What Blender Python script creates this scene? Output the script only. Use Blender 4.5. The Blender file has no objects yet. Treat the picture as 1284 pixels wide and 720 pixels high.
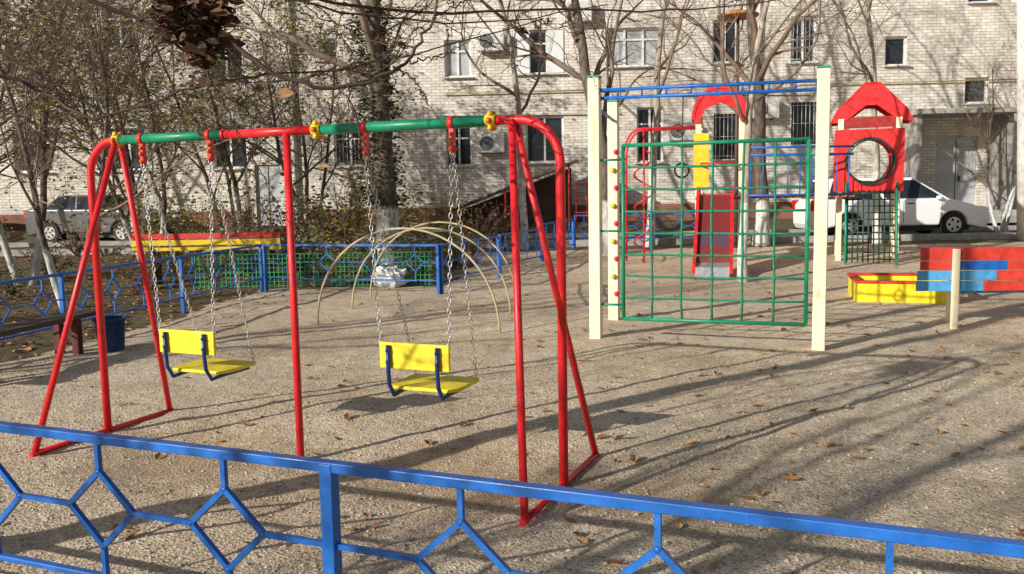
import bpy, math, random
from mathutils import Matrix, Vector, noise
V=Vector
scene=bpy.context.scene
col=scene.collection
rad=math.radians

# ---------------------------------------------------------------- materials
def nt(m): return m.node_tree.nodes, m.node_tree.links
def base(name,rough=.6):
    m=bpy.data.materials.new(name); m.use_nodes=True
    n,l=nt(m); b=n["Principled BSDF"]; b.inputs["Roughness"].default_value=rough
    return m,n,l,b
def ramp(n,l,src,stops):
    r=n.new("ShaderNodeValToRGB"); e=r.color_ramp.elements
    while len(e)<len(stops): e.new(.5)
    for k,(p,c) in enumerate(stops):
        e[k].position=p; e[k].color=(c[0],c[1],c[2],1)
    l.new(src,r.inputs[0]); return r.outputs[0]
def tex(n,l,scale,detail=5,kind="Noise",vec=None,rough=.6):
    t=n.new("ShaderNodeTex"+kind); t.inputs["Scale"].default_value=scale
    if kind=="Noise":
        t.inputs["Detail"].default_value=detail; t.inputs["Roughness"].default_value=rough
    if vec is not None: l.new(vec,t.inputs["Vector"])
    return t
def coord(n,kind="Object"): return n.new("ShaderNodeTexCoord").outputs[kind]
def bump(n,l,b,src,strength,dist=.01,prev=None):
    u=n.new("ShaderNodeBump"); u.inputs["Strength"].default_value=strength; u.inputs["Distance"].default_value=dist
    l.new(src,u.inputs["Height"])
    if prev: l.new(prev,u.inputs["Normal"])
    l.new(u.outputs[0],b.inputs["Normal"]); return u.outputs[0]
def mixc(n,l,fac,a,b,mode='MIX'):
    x=n.new("ShaderNodeMix"); x.data_type='RGBA'; x.blend_type=mode
    if isinstance(fac,(int,float)): x.inputs[0].default_value=fac
    else: l.new(fac,x.inputs[0])
    for i,c in ((6,a),(7,b)):
        if isinstance(c,(tuple,list)): x.inputs[i].default_value=(c[0],c[1],c[2],1)
        else: l.new(c,x.inputs[i])
    return x.outputs[2]
def sc(c,k): return tuple(min(1,max(0,a*k)) for a in c)
def paint(name,c,rough=.35,wear=.62,chip=(.12,.07,.04),var=.25,sc_=9):
    m,n,l,b=base(name,rough); o=coord(n)
    t=tex(n,l,sc_,5,vec=o)
    c1=ramp(n,l,t.outputs[0],[(.3,sc(c,1-var)),(.7,sc(c,1+var))])
    t2=tex(n,l,55,5,vec=o,rough=.75)
    f=ramp(n,l,t2.outputs[0],[(wear,(0,0,0)),(wear+.03,(1,1,1))])
    l.new(mixc(n,l,f,c1,chip),b.inputs["Base Color"])
    l.new(ramp(n,l,t.outputs[0],[(.3,(rough-.08,)*3),(.7,(rough+.22,)*3)]),b.inputs["Roughness"])
    bump(n,l,b,t2.outputs[0],.2,.004)
    return m
def wood(name,c,axis=2,dark=.6):
    m,n,l,b=base(name,.75); o=coord(n)
    mp=n.new("ShaderNodeMapping"); s=[26,26,26]; s[axis]=1.4; mp.inputs["Scale"].default_value=s
    l.new(o,mp.inputs[0]); t=tex(n,l,1,6,vec=mp.outputs[0])
    l.new(ramp(n,l,t.outputs[0],[(.3,sc(c,dark)),(.5,c),(.75,sc(c,1.15))]),b.inputs["Base Color"])
    bump(n,l,b,t.outputs[0],.3,.01); return m
def plain(name,c,rough=.6,metal=0,var=.2,scale=6):
    m,n,l,b=base(name,rough); b.inputs["Metallic"].default_value=metal
    t=tex(n,l,scale,4,vec=coord(n))
    l.new(ramp(n,l,t.outputs[0],[(.3,sc(c,1-var)),(.7,sc(c,1+var))]),b.inputs["Base Color"])
    return m
def leafmat(name,cols):
    m,n,l,b=base(name,.7)
    g=n.new("ShaderNodeNewGeometry")
    st=[(i/(len(cols)-1),c) for i,c in enumerate(cols)]
    l.new(ramp(n,l,g.outputs["Random Per Island"],st),b.inputs["Base Color"])
    return m
RED=paint("red_paint",(.70,.018,.024)); GREEN=paint("green_paint",(.005,.24,.12)); BLUE=paint("blue_paint",(.010,.13,.50),.36,.62,(.05,.04,.04))
YEL=paint("yellow_paint",(.92,.68,.02),.45,.66,(.3,.2,.05)); DBLUE=paint("dark_blue_paint",(.01,.04,.22))
TURQ=paint("light_blue_paint",(.07,.36,.70),.5,.58,(.25,.2,.15)); RED2=paint("worn_red_paint",(.64,.04,.025),.55,.58,(.2,.1,.06)); DRED=paint("dark_red_paint",(.36,.015,.015),.5,.6)
ORANGE=plain("orange_plastic",(.75,.16,.02),.4); YPL=plain("yellow_plastic",(.80,.55,.03),.4)
STEEL=plain("zinc_chain",(.62,.61,.59),.4,.6,.3,40)
PINE=wood("planed_pine",(.88,.77,.54),2,.76); BEIGE=plain("tan_pipe_paint",(.46,.37,.22),.5)
DARKWOOD=wood("weathered_dark_wood",(.07,.05,.04),0); BROWNWOOD=wood("brown_plank",(.40,.11,.04),0)
ROPE=plain("green_rope",(.01,.20,.11),.7,0,.4,30)
WHITE=plain("white_window_paint",(.8,.8,.78),.5,0,.06); CARW=plain("white_car_paint",(.88,.89,.90),.25,0,.02); CARS=plain("silver_car_paint",(.11,.115,.125),.3,.2,.03)
RUB=plain("tyre_rubber",(.02,.02,.02),.8); GLASS=plain("dark_glass",(.03,.035,.045),.06,0,.5,1.2)
CURT=plain("curtained_glass",(.40,.41,.42),.15,0,.4,3); CONC=plain("concrete",(.38,.36,.33),.85,0,.25,4); BLACK=plain("black_plastic",(.015,.015,.015),.5)
RIM=plain("alloy_rim",(.5,.5,.52),.3,.7); LAMPR=plain("tail_lamp_red",(.5,.01,.01),.2); LAMPW=plain("head_lamp",(.7,.72,.75),.1)
DARKMET=plain("dark_sheet_metal",(.10,.06,.045),.6,0,.4,3); DOORG=plain("grey_steel_door",(.48,.50,.52),.5,0,.15,2); GPIPE=plain("yellow_gas_pipe",(.52,.42,.20),.6)
ACW=plain("ac_case_paint",(.70,.70,.67),.5,0,.05); BINB=plain("blue_bin_plastic",(.01,.045,.15),.5); BAG=plain("pale_plastic_bag",(.55,.58,.58),.4,0,.35,8)
HOOP=plain("dark_green_steel",(.01,.05,.035),.4); PALES=plain("pale_worn_steel",(.42,.44,.47),.35,.4,.25,9)
def bark(name,c,white=True,sc_=14,top=1.5):
    m,n,l,b=base(name,.9); o=coord(n)
    mp=n.new("ShaderNodeMapping"); mp.inputs["Scale"].default_value=(1,1,.25); l.new(o,mp.inputs[0])
    t=tex(n,l,sc_,5,vec=mp.outputs[0])
    cc=ramp(n,l,t.outputs[0],[(.32,sc(c,.4)),(.5,c),(.7,sc(c,1.7))])
    if white:
        s=n.new("ShaderNodeSeparateXYZ"); l.new(o,s.inputs[0])
        q=n.new("ShaderNodeMath"); q.operation='MULTIPLY_ADD'; l.new(t.outputs[0],q.inputs[0]); q.inputs[1].default_value=.5; l.new(s.outputs[2],q.inputs[2])
        g=n.new("ShaderNodeMath"); g.operation='LESS_THAN'; l.new(q.outputs[0],g.inputs[0]); g.inputs[1].default_value=top
        w=ramp(n,l,t.outputs[0],[(.35,(.3,.28,.25)),(.5,(.66,.65,.61))])
        cc=mixc(n,l,g.outputs[0],cc,w)
    l.new(cc,b.inputs["Base Color"]); bump(n,l,b,t.outputs[0],.7,.03); return m
BARK=bark("grey_brown_bark",(.13,.10,.08)); BARKL=bark("pale_bark",(.36,.31,.25),True,14,1.7); BARKP=bark("bark_plain",(.15,.115,.09),False); TWIG=plain("twig_bark",(.21,.15,.11),.9,0,.5,3)
DTWIG=plain("dark_twig_bark",(.08,.05,.04),.9,0,.4,3)
IVY=leafmat("ivy_leaves",[(.02,.03,.01),(.05,.07,.02),(.08,.06,.02)])
LEAFY=leafmat("autumn_leaves",[(.20,.20,.04),(.44,.36,.08),(.48,.36,.09),(.14,.17,.035),(.40,.24,.07)])
LEAFD=leafmat("dry_leaves",[(.07,.035,.02),(.035,.02,.014),(.17,.08,.04),(.05,.03,.02),(.24,.12,.06)])
LEAFB=leafmat("brown_leaves",[(.26,.12,.05),(.14,.07,.035),(.34,.18,.07),(.18,.09,.04)])
LEAFF=leafmat("fallen_leaf",[(.38,.16,.05),(.22,.10,.05),(.46,.27,.10),(.27,.14,.08)])
SHRUB=leafmat("shrub_leaves",[(.04,.08,.02),(.09,.13,.03),(.16,.16,.04),(.07,.07,.03)])
PEB=leafmat("pebbles",[(.28,.22,.16),(.52,.43,.31),(.66,.57,.44),(.38,.30,.21),(.48,.39,.28)])

# ---------------------------------------------------------------- mesh builder
class MB:
    def __init__(s): s.v=[];s.f=[];s.m=[];s.s=[]
    def add(s,vs,fs,mi=0,sm=False):
        o=len(s.v); s.v+= [tuple(x) for x in vs]
        for f in fs: s.f.append(tuple(i+o for i in f)); s.m.append(mi); s.s.append(sm)
    def box(s,c,sz,mi=0,R=None):
        c=V(c); x,y,z=[a/2 for a in sz]
        vs=[V((a*x,b*y,d*z)) for a in(-1,1) for b in(-1,1) for d in(-1,1)]
        if R is not None: vs=[R@q for q in vs]
        s.add([c+q for q in vs],[(0,1,3,2),(4,6,7,5),(0,4,5,1),(2,3,7,6),(0,2,6,4),(1,5,7,3)],mi)
    def bar(s,p,q,w,h,mi=0,ext=0):
        p=V(p);q=V(q);d=(q-p); L=d.length; d.normalize()
        up=V((0,0,1)) if abs(d.z)<.95 else V((0,1,0))
        side=d.cross(up).normalized(); up2=side.cross(d)
        R=Matrix((d,side,up2)).transposed()
        s.box((p+q)/2,(L+ext*2,w,h),mi,R)
    def tube(s,pts,r,n=8,mi=0,cap=True,sm=True):
        pts=[V(p) for p in pts]; k=len(pts)
        rr=r if isinstance(r,(list,tuple)) else [r]*k
        vs=[]; u=None
        for i in range(k):
            d=(pts[min(i+1,k-1)]-pts[max(i-1,0)]).normalized()
            if u is None: u=d.orthogonal().normalized()
            else:
                u=(u-d*u.dot(d))
                u=u.normalized() if u.length>1e-5 else d.orthogonal().normalized()
            w=d.cross(u)
            for j in range(n):
                a=2*math.pi*j/n; vs.append(pts[i]+(u*math.cos(a)+w*math.sin(a))*rr[i])
        fs=[(i*n+j,i*n+(j+1)%n,(i+1)*n+(j+1)%n,(i+1)*n+j) for i in range(k-1) for j in range(n)]
        s.add(vs,fs,mi,sm)
        if cap and n>3:
            o=len(s.v)-len(vs)
            for ring in (range(n-1,-1,-1),range((k-1)*n,k*n)):
                s.f.append(tuple(o+i for i in ring)); s.m.append(mi); s.s.append(False)
    def sphere(s,c,r,mi=0,n=10,m_=7):
        c=V(c); rx=r if isinstance(r,(tuple,list)) else (r,r,r)
        vs=[c+V((0,0,rx[2]))]
        for i in range(1,m_):
            t=math.pi*i/m_
            for j in range(n):
                a=2*math.pi*j/n; vs.append(c+V((rx[0]*math.sin(t)*math.cos(a),rx[1]*math.sin(t)*math.sin(a),rx[2]*math.cos(t))))
        vs.append(c-V((0,0,rx[2]))); fs=[]
        for j in range(n): fs.append((0,1+j,1+(j+1)%n))
        for i in range(m_-2):
            for j in range(n):
                a=1+i*n+j; b=1+i*n+(j+1)%n; fs.append((a,a+n,b+n,b))
        e=len(vs)-1; o=1+(m_-2)*n
        for j in range(n): fs.append((e,o+(j+1)%n,o+j))
        s.add(vs,fs,mi,True)
    def prism(s,poly,y0,y1,mi=0,f=None):
        n=len(poly); vs=[V((x,y0,z)) for x,z in poly]+[V((x,y1,z)) for x,z in poly]
        s.add(vs,[tuple(range(n)),tuple(range(2*n-1,n-1,-1))]+[(i,i+n,(i+1)%n+n,(i+1)%n) for i in range(n)],mi)
    def ring(s,c,R,r,ax='y',n=24,k=6,mi=0,a0=0,a1=2*math.pi,sx=1,sz=1):
        pts=[]
        for i in range(n+1):
            a=a0+(a1-a0)*i/n; u=R*math.cos(a)*sx; w=R*math.sin(a)*sz
            pts.append(V(c)+(V((u,0,w)) if ax=='y' else V((0,u,w)) if ax=='x' else V((u,w,0))))
        s.tube(pts,r,k,mi,cap=abs(a1-a0)<6.2)
    def obj(s,name,mats,parent=None,loc=(0,0,0),rotz=0,fix=True):
        me=bpy.data.meshes.new(name); me.from_pydata(s.v,[],s.f)
        for m in mats: me.materials.append(m)
        me.polygons.foreach_set("material_index",s.m); me.polygons.foreach_set("use_smooth",s.s)
        me.update()
        if fix and len(s.f)<60000:
            import bmesh
            bm=bmesh.new(); bm.from_mesh(me); bmesh.ops.recalc_face_normals(bm,faces=bm.faces); bm.to_mesh(me); bm.free()
        o=bpy.data.objects.new(name,me); col.objects.link(o); o.location=loc; o.rotation_euler=(0,0,rotz)
        if parent: o.parent=parent
        return o
def thing(name,label,cat,loc=(0,0,0),rotz=0,group=None):
    e=bpy.data.objects.new(name,None); col.objects.link(e); e.location=loc; e.rotation_euler=(0,0,rotz)
    e.empty_display_size=.2
    e["label"]=label; e["category"]=cat
    if group: e["group"]=group
    return e
def bev(o,w=.004,seg=2):
    m=o.modifiers.new("bevel",'BEVEL'); m.width=w; m.segments=seg; m.limit_method='ANGLE'; m.angle_limit=rad(40)
def copy_thing(src,loc,rotz=0,scale=1,label=None):
    e=src.copy(); col.objects.link(e); e.location=loc; e.rotation_euler=(0,0,rotz); e.scale=(scale,)*3
    if label: e["label"]=label
    made=set()
    def rec(a,b):
        for ch in list(a.children):
            if ch in made: continue
            c=ch.copy(); made.add(c); col.objects.link(c); c.parent=b; rec(ch,c)
    rec(src,e); return e

def sm(a,b,x):
    t=min(1,max(0,(x-a)/(b-a))); return t*t*(3-2*t)
def gz(x,y): return .3*sm(15,24,y)+.4*sm(24.5,26.3,y)

# ---------------------------------------------------------------- ground
def gh(x,y):
    z=gz(x,y)
    w=sm(-8,-6,x)*(1-sm(12,14,x))*sm(0,2,y)*(1-sm(13,15,y))
    if w>0:
        z+=w*(.035*noise.noise(V((x*.5,y*.5,0)))+.014*noise.noise(V((x*2.2,y*2.2,3)))+.009*noise.noise(V((x*7,y*7,7))))
        for cx,cy in ((-.6,5.1),(-2.2,5.8)):
            z-=.06*w*math.exp(-((x-cx)**2/.5+(y-cy)**2/.6))
    return z
def axis(lo,hi,a,b,fine,coarse):
    r=[];x=lo
    while x<hi-1e-6:
        r.append(x); x+= fine if a<=x<b else coarse
    r.append(hi); return r
xs=axis(-90,90,-6,10,.08,2.0); ys=axis(-60,140,1,15,.08,1.0)
mb=MB(); nx=len(xs)
mb.v=[(x,y,gh(x,y)) for y in ys for x in xs]
mb.f=[(j*nx+i,j*nx+i+1,(j+1)*nx+i+1,(j+1)*nx+i) for j in range(len(ys)-1) for i in range(nx-1)]
mb.m=[0]*len(mb.f); mb.s=[True]*len(mb.f)
m,n,l,b=base("sandy_gravel",.95); o=coord(n)
b.inputs["Specular IOR Level"].default_value=.1
t1=tex(n,l,.45,5,vec=o); t2=tex(n,l,5,6,vec=o,rough=.7); t3=tex(n,l,68,4,"Voronoi",o); t4=tex(n,l,135,2,vec=o,rough=.8)
c=ramp(n,l,t1.outputs[0],[(.32,(.68,.53,.37)),(.52,(.88,.72,.53)),(.75,(.97,.84,.66))])
c=mixc(n,l,.55,c,ramp(n,l,t2.outputs[0],[(.3,(.62,.55,.48)),(.55,(1,1,1))]),'MULTIPLY')
peb=ramp(n,l,t3.outputs["Color"],[(.0,(.30,.27,.25)),(.3,(.72,.70,.67)),(.6,(1,1,1)),(1,(1.0,.98,.94))])
c=mixc(n,l,.9,c,peb,'MULTIPLY')
c=mixc(n,l,.62,c,ramp(n,l,t4.outputs[0],[(.40,(.30,.28,.26)),(.53,(1.1,1.1,1.1))]),'MULTIPLY')
def mth(op,a,b_,cc=None):
    q=n.new("ShaderNodeMath"); q.operation=op
    for i,z in enumerate((a,b_) if cc is None else (a,b_,cc)):
        if isinstance(z,(int,float)): q.inputs[i].default_value=z
        else: l.new(z,q.inputs[i])
    return q.outputs[0]
s=n.new("ShaderNodeSeparateXYZ")
wv=n.new("ShaderNodeVectorMath"); wv.operation='MULTIPLY_ADD'; l.new(t1.outputs["Color"],wv.inputs[0]); wv.inputs[1].default_value=(1.6,1.6,0); l.new(o,wv.inputs[2]); l.new(wv.outputs[0],s.inputs[0])
sx=s.outputs[0]; sy=s.outputs[1]
for cx,cy,R in ((-.35,4.9,1.6),(-2.0,5.6,1.7),(.8,4.6,1.1)):
    vd=n.new("ShaderNodeVectorMath"); vd.operation='DISTANCE'; l.new(wv.outputs[0],vd.inputs[0]); vd.inputs[1].default_value=(cx+.8,cy+.8,0)
    f=ramp(n,l,mth('MULTIPLY_ADD',t2.outputs[0],.9,mth('MULTIPLY',vd.outputs["Value"],1/R)),[(.60,(1,1,1)),(1.35,(0,0,0))])
    c=mixc(n,l,mth('MULTIPLY',f,.65),c,(.40,.28,.17))
left=mth('LESS_THAN',mth('SUBTRACT',sx,mth('MULTIPLY',sy,.155)),-5.9)
back=mth('MULTIPLY',mth('GREATER_THAN',sy,16.2),mth('LESS_THAN',sx,-.2))
far=mth('GREATER_THAN',sy,21.8)
soilf=mth('MAXIMUM',mth('MAXIMUM',left,back),far)
soil=ramp(n,l,t2.outputs[0],[(.3,(.05,.04,.028)),(.5,(.17,.13,.085)),(.62,(.12,.12,.04)),(.75,(.27,.19,.10))])
c=mixc(n,l,soilf,c,soil)
l.new(c,b.inputs["Base Color"])
nn=bump(n,l,b,t3.outputs["Distance"],.65,-.008); nn=bump(n,l,b,t4.outputs[0],.6,.004,nn); bump(n,l,b,t2.outputs[0],.5,.05,nn)
g=mb.obj("ground",[m],fix=False); g["kind"]="structure"; g["label"]="sandy gravel playground ground with trampled patches"
mb=MB(); ysr=[22,22.5,23,23.5,24,24.5]
for i in range(len(ysr)-1):
    mb.add([(-80,ysr[i],gz(0,ysr[i])+.012),(80,ysr[i],gz(0,ysr[i])+.012),(80,ysr[i+1],gz(0,ysr[i+1])+.012),(-80,ysr[i+1],gz(0,ysr[i+1])+.012)],[(0,1,2,3)])
m,n,l,b=base("asphalt",.9); t=tex(n,l,2,6,vec=coord(n)); l.new(ramp(n,l,t.outputs[0],[(.3,(.09,.085,.08)),(.7,(.18,.165,.145))]),b.inputs["Base Color"]); bump(n,l,b,t.outputs[0],.3)
r=mb.obj("road",[m]); r["kind"]="structure"
mb=MB(); mb.box((0,21.9,gz(0,22)+.05),(160,.15,.2)); mb.box((0,24.6,gz(0,24.5)+.06),(160,.15,.2))
r=mb.obj("kerb",[CONC]); r["kind"]="structure"

rng=random.Random(3)
mb=MB()
for i in range(18000):
    y=2.0+7*rng.random()**1.4; x=(rng.random()*1.3-.65)*y*1.05
    r_=.003+.010*rng.random()**3; z=gh(x,y)+r_*.25
    a=rng.random()*3; ca,sa=math.cos(a)*r_*rng.uniform(.8,1.6),math.sin(a)*r_*rng.uniform(.8,1.6)
    mb.add([(x+ca,y+sa,z),(x-sa,y+ca,z),(x-ca,y-sa,z),(x+sa,y-ca,z),(x,y,z+r_*.7),(x,y,z-r_)],[(0,1,4),(1,2,4),(2,3,4),(3,0,4),(1,0,5),(2,1,5),(3,2,5),(0,3,5)])
q=mb.obj("gravel",[PEB],fix=False); q["kind"]="stuff"; q["label"]="loose pale pebbles scattered over the sandy ground"; q["category"]="gravel"
def leaf(mb,p,size,rg,flat=False,mi=0):
    a=rg.random()*6.28; t=rg.uniform(-.3,.3) if flat else rg.uniform(-1.4,1.4)
    R=Matrix.Rotation(a,3,'Z')@Matrix.Rotation(t,3,'X')@Matrix.Rotation(rg.uniform(-.4,.4),3,'Y'); c_=rg.uniform(.15,.5)*size
    vs=[(-size,0,0),(-size*.3,-size*.55,c_),(-size*.3,size*.5,c_*.8),(0,0,0),(size*.4,-size*.45,c_*.6),(size*.4,size*.45,c_*.8),(size,0,c_*.3)]
    p=V(p); mb.add([p+R@V(q) for q in vs],[(0,1,3),(0,3,2),(1,4,3),(2,3,5),(3,4,6),(3,6,5)],mi)
mb=MB()
for i in range(1200):
    y=rng.uniform(3,21); x=rng.uniform(-.75,.75)*y+ (rng.random()**2)*2
    if rng.random()<.45 and x<0: continue
    leaf(mb,(x,y,gh(x,y)+.008),rng.uniform(.012,.055),rng,True)
for i in range(6500):
    x=rng.uniform(-18,-1); y=rng.uniform(8,22)
    if x-.155*y>-6.5 and y<15.6: continue
    leaf(mb,(x,y,gh(x,y)+.012),rng.uniform(.03,.06),rng,True)
q=mb.obj("fallen_leaves",[LEAFF],fix=False); q["kind"]="stuff"; q["label"]="dry brown fallen leaves scattered on the ground"; q["category"]="leaves"

# ---------------------------------------------------------------- swing set
ROT=math.atan2(-1.33,3.16); LS=(-2.89,6.10,0); BL=3.43; BH=2.04
def w_of(s,t=0,z=0):
    c,s_=math.cos(ROT),math.sin(ROT); return (LS[0]+c*s-s_*t,LS[1]+s_*s+c*t,z)
ss=thing("swing_set","red and green steel pipe swing support standing on gravel","swing set",LS,ROT)
def arcpost(x0,sg):
    pts=[(x0,0,-.05),(x0,0,BH-.24)]
    for i in range(1,9):
        a=math.pi/2*i/8; pts.append((x0+sg*(.24-.24*math.cos(a)),0,BH-.24+.24*math.sin(a)))
    return pts
r_=.026
mb=MB(); mb.tube(arcpost(0,1)+[(.27,0,BH)],r_,14); mb.obj("post",[RED],ss)
mb=MB(); mb.tube(arcpost(BL,-1)+[(3.03,0,BH)],r_,14); mb.obj("post",[RED],ss)
mb=MB(); mb.tube([(1.65,0,-.05),(1.65,0,BH-.01)],.024,14); mb.obj("post",[RED],ss)
for a_,b_,mt in ((.27,1.17,GREEN),(1.17,1.88,RED),(1.88,3.03,GREEN)):
    mb=MB(); mb.tube([(a_,0,BH),(b_,0,BH)],.027 if mt is RED else .030,14); mb.obj("crossbeam",[mt],ss)
for xx,s_ in ((0,1),(BL,-1)):
    for t in (-.59,.59):
        mb=MB(); mb.tube([(xx+s_*.27,.02*(1 if t>0 else -1),BH-.005),(xx,t,.02)],.021,12); mb.obj("leg",[RED],ss)
    mb=MB(); mb.tube([(xx,-.62,.012),(xx,.62,.012)],.018,10); mb.obj("base_bar",[RED],ss)
for xx in (1.88,3.03,.27,1.17):
    mb=MB(); big=xx!=1.17
    if big:
        for k in range(6):
            a=k*math.pi/3; mb.sphere((xx,.045*math.cos(a),BH+.045*math.sin(a)),.017,k%2)
        mb.tube([(xx-.03,0,BH),(xx+.03,0,BH)],.038,12,0)
    else: mb.tube([(xx-.012,0,BH),(xx+.012,0,BH)],.034,14,0)
    mb.obj("pipe_collar",[YPL if big else RED,ORANGE],ss)
def chain(mb,p,q,pitch=.034,r=.0033,w=.0098):
    p=V(p);q=V(q);d=q-p;L=d.length;n_=int(L/pitch);d.normalize()
    u=d.orthogonal().normalized(); v_=d.cross(u)
    hl=pitch*.5+.004
    for i in range(n_):
        c=p+d*(L*(i+.5)/n_); a=(i%2)*math.pi/2+.3
        s1=u*math.cos(a)+v_*math.sin(a)
        pts=[]
        for k in range(9):
            t=2*math.pi*k/8; pts.append(c+d*(hl*math.sin(t))+s1*(w*math.cos(t)))
        mb.tube(pts,r,4,0,cap=False)
sw=thing("swing","yellow swing seat with blue brackets hanging on four chains","swing",w_of(2.5,0,BH),ROT,"swings hanging from the frame")
zs=-1.575
for sx_ in (-1,1):
    mb=MB(); x=sx_*.285
    mb.tube([(x-.016,0,0),(x+.016,0,0)],.037,12,0); mb.box((x,0,-.08),(.028,.03,.12),0); mb.sphere((x,-.022,-.10),.014,1); mb.sphere((x,-.02,-.06),.012,1)
    mb.sphere((x,0,-.145),(.026,.022,.026),0); mb.sphere((x,-.02,-.15),.012,1)
    mb.obj("hanger",[RED,ORANGE],sw)
    mb=MB(); chain(mb,(x,-.01,-.16),(sx_*.228,.0,-1.30)); mb.obj("chain",[STEEL],sw)
    mb=MB(); chain(mb,(x,.01,-.16),(sx_*.215,.40,zs+.02)); mb.obj("chain",[STEEL],sw)
    mb=MB(); x=sx_*.165
    pl=[(x,-.026,-1.29),(x,-.03,-1.42),(x,-.02,-1.53),(x,.03,zs-.03),(x,.12,zs-.022),(x,.40,zs-.022)]
    mb.tube(pl,.013,8); mb.sphere((x,-.04,-1.32),.011); mb.sphere((x,-.04,-1.39),.011)
    mb.obj("bracket",[DBLUE],sw)
mb=MB(); mb.box((0,0,-1.355),(.47,.022,.16)); o_=mb.obj("backrest",[YEL],sw); bev(o_,.008,3)
mb=MB()
out=[(-.19,.05),(.19,.05),(.235,.12),(.235,.40),(.21,.43),(-.21,.43),(-.235,.40),(-.235,.12)]
k=len(out); mb.add([V((x,y,zs)) for x,y in out]+[V((x,y,zs+.022)) for x,y in out],[tuple(range(k-1,-1,-1)),tuple(range(k,2*k))]+[(i,(i+1)%k,(i+1)%k+k,i+k) for i in range(k)])
o_=mb.obj("seat_board",[YEL],sw); bev(o_,.005,2)
sw2=copy_thing(sw,w_of(.77,0,BH),ROT)

# ---------------------------------------------------------------- blue fence
def fence_run(name,label,p,q,posts,stubs,H=.78,low=.25,detail=True):
    p=V((p[0],p[1],0));q=V((q[0],q[1],0)); d=q-p; rot=math.atan2(d.y,d.x)
    e=thing(name,label,"fence",(p.x,p.y,gz(p.x,p.y)),rot,"blue honeycomb fences round the playground")
    a0,a1=posts[0],posts[-1]
    for s in posts:
        mb=MB(); mb.box((s,0,(H+.012)/2-.1),(.047,.047,H+.012+.2)); o_=mb.obj("post",[BLUE],e)
        if detail: bev(o_,.004)
    for z,w in ((H,.040),(low,.03)):
        mb=MB(); mb.box(((a0+a1)/2,-.0,z),(a1-a0+.05,w,.034 if z==H else .022)); o_=mb.obj("rail",[BLUE],e)
        if detail: bev(o_,.004)
    mb=MB(); t=.018 if detail else .015; zt,zb,zm=.655,.37,.515; hw=.155
    allp=sorted([(s,'p') for s in posts]+[(s,'s') for s in stubs])
    for s in stubs:
        mb.bar((s,0,H-.015),(s,0,zt),t,t,ext=.004); mb.bar((s,0,low+.01),(s,0,zb),t,t,ext=.004)
        for sg in(-1,1):
            mb.bar((s,0,zt),(s+sg*hw,0,zm),t,t*1.1,ext=.007); mb.bar((s,0,zb),(s+sg*hw,0,zm),t,t*1.1,ext=.007)
        if detail:
            for xx,zz in ((s,zt),(s,zb),(s-hw,zm),(s+hw,zm)): mb.sphere((xx,0,zz),.0125,0,8,5)
    for (s1,k1),(s2,k2) in zip(allp,allp[1:]):
        x1=s1+(hw if k1=='s' else .022); x2=s2-(hw if k2=='s' else .022)
        if x2>x1: mb.bar((x1,0,zm),(x2,0,zm),t,t)
    mb.obj("lattice",[BLUE],e); return e
fence_run("fence","blue painted steel fence with honeycomb bars along gravel",(-1.99,3.32),(1.21,2.01),[-1.07,1.50,4.22],[-.64,-.07,.50,1.075,1.97,2.575,3.165,3.75])
def auto_run(p,q,label,H=.8):
    L=(V(q)-V(p)).length; n_=max(1,round(L/2.3)); seg=L/n_; posts=[i*seg for i in range(n_+1)]; st=[]
    for i in range(n_):
        for k in range(4): st.append(i*seg+seg*(k+.5)/4)
    fence_run("fence",label,p,q,posts,st,H,.22,detail=False)
auto_run((-5.55,7.4),(-4.33,15.1),"blue honeycomb fence beside dark garden soil")
auto_run((-4.28,15.2),(-1.2,14.25),"blue honeycomb fence in front of garden shrubs")
auto_run((-1.15,14.3),(-.25,16.6),"blue honeycomb fence behind tan arch climber")
auto_run((-.22,16.7),(.65,19.0),"blue honeycomb fence behind tan arch climber")
auto_run((.68,19.1),(1.5,21.3),"blue honeycomb fence beside basement stair cover")
auto_run((1.55,21.4),(5.2,21.2),"low blue fence separating the yard from the road")

# ---------------------------------------------------------------- climbing frame
P1=V((.93,9.66,0));P2=V((3.12,8.84,0));P3=V((1.29,11.01,0));P4=V((3.62,10.22,0))
cf=thing("climbing_frame","tall wooden climbing frame with green rope net","climbing frame")
for P,H in ((P1,2.85),(P2,2.80),(P3,2.72),(P4,2.60)):
    mb=MB(); mb.box((P.x,P.y,H/2-.1),(.125,.125,H+.2),0,Matrix.Rotation(-.36,3,'Z')); o_=mb.obj("post",[PINE],cf); bev(o_,.008)
    mb=MB(); mb.box((P.x,P.y,H+.012),(.13,.13,.02),0,Matrix.Rotation(-.36,3,'Z')); mb.obj("post_cap",[GREEN],cf)
for z,yo in ((2.72,.0),(2.635,.03)):
    mb=MB(); mb.tube([P1+V((0,yo,z)),P2+V((0,yo,z-.03))],.019,10); mb.obj("bar",[BLUE],cf)
for i in range(1,9):
    t=i/9; mb=MB(); mb.tube([P1.lerp(P2,t)+V((0,0,2.72-.03*t)),P1.lerp(P2,t)+V((0,.03,2.635-.03*t))],.010,6); mb.obj("rung",[BLUE],cf)
for a_,b_ in ((P1,P3),(P2,P4)):
    mb=MB(); mb.tube([a_+V((0,0,2.55)),b_+V((0,0,2.5))],.019,10); mb.obj("bar",[BLUE],cf)
d=(P2-P1).normalized(); A=P1+d*.31; B=P2-d*.13; zt,zb=2.12,.24
mb=MB()
for z in (zt,zb): mb.tube([A+V((0,0,z)),B+V((0,0,z))],.021,10)
for Q in (A,B): mb.tube([Q+V((0,0,zb)),Q+V((0,0,zt))],.021,10)
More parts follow.
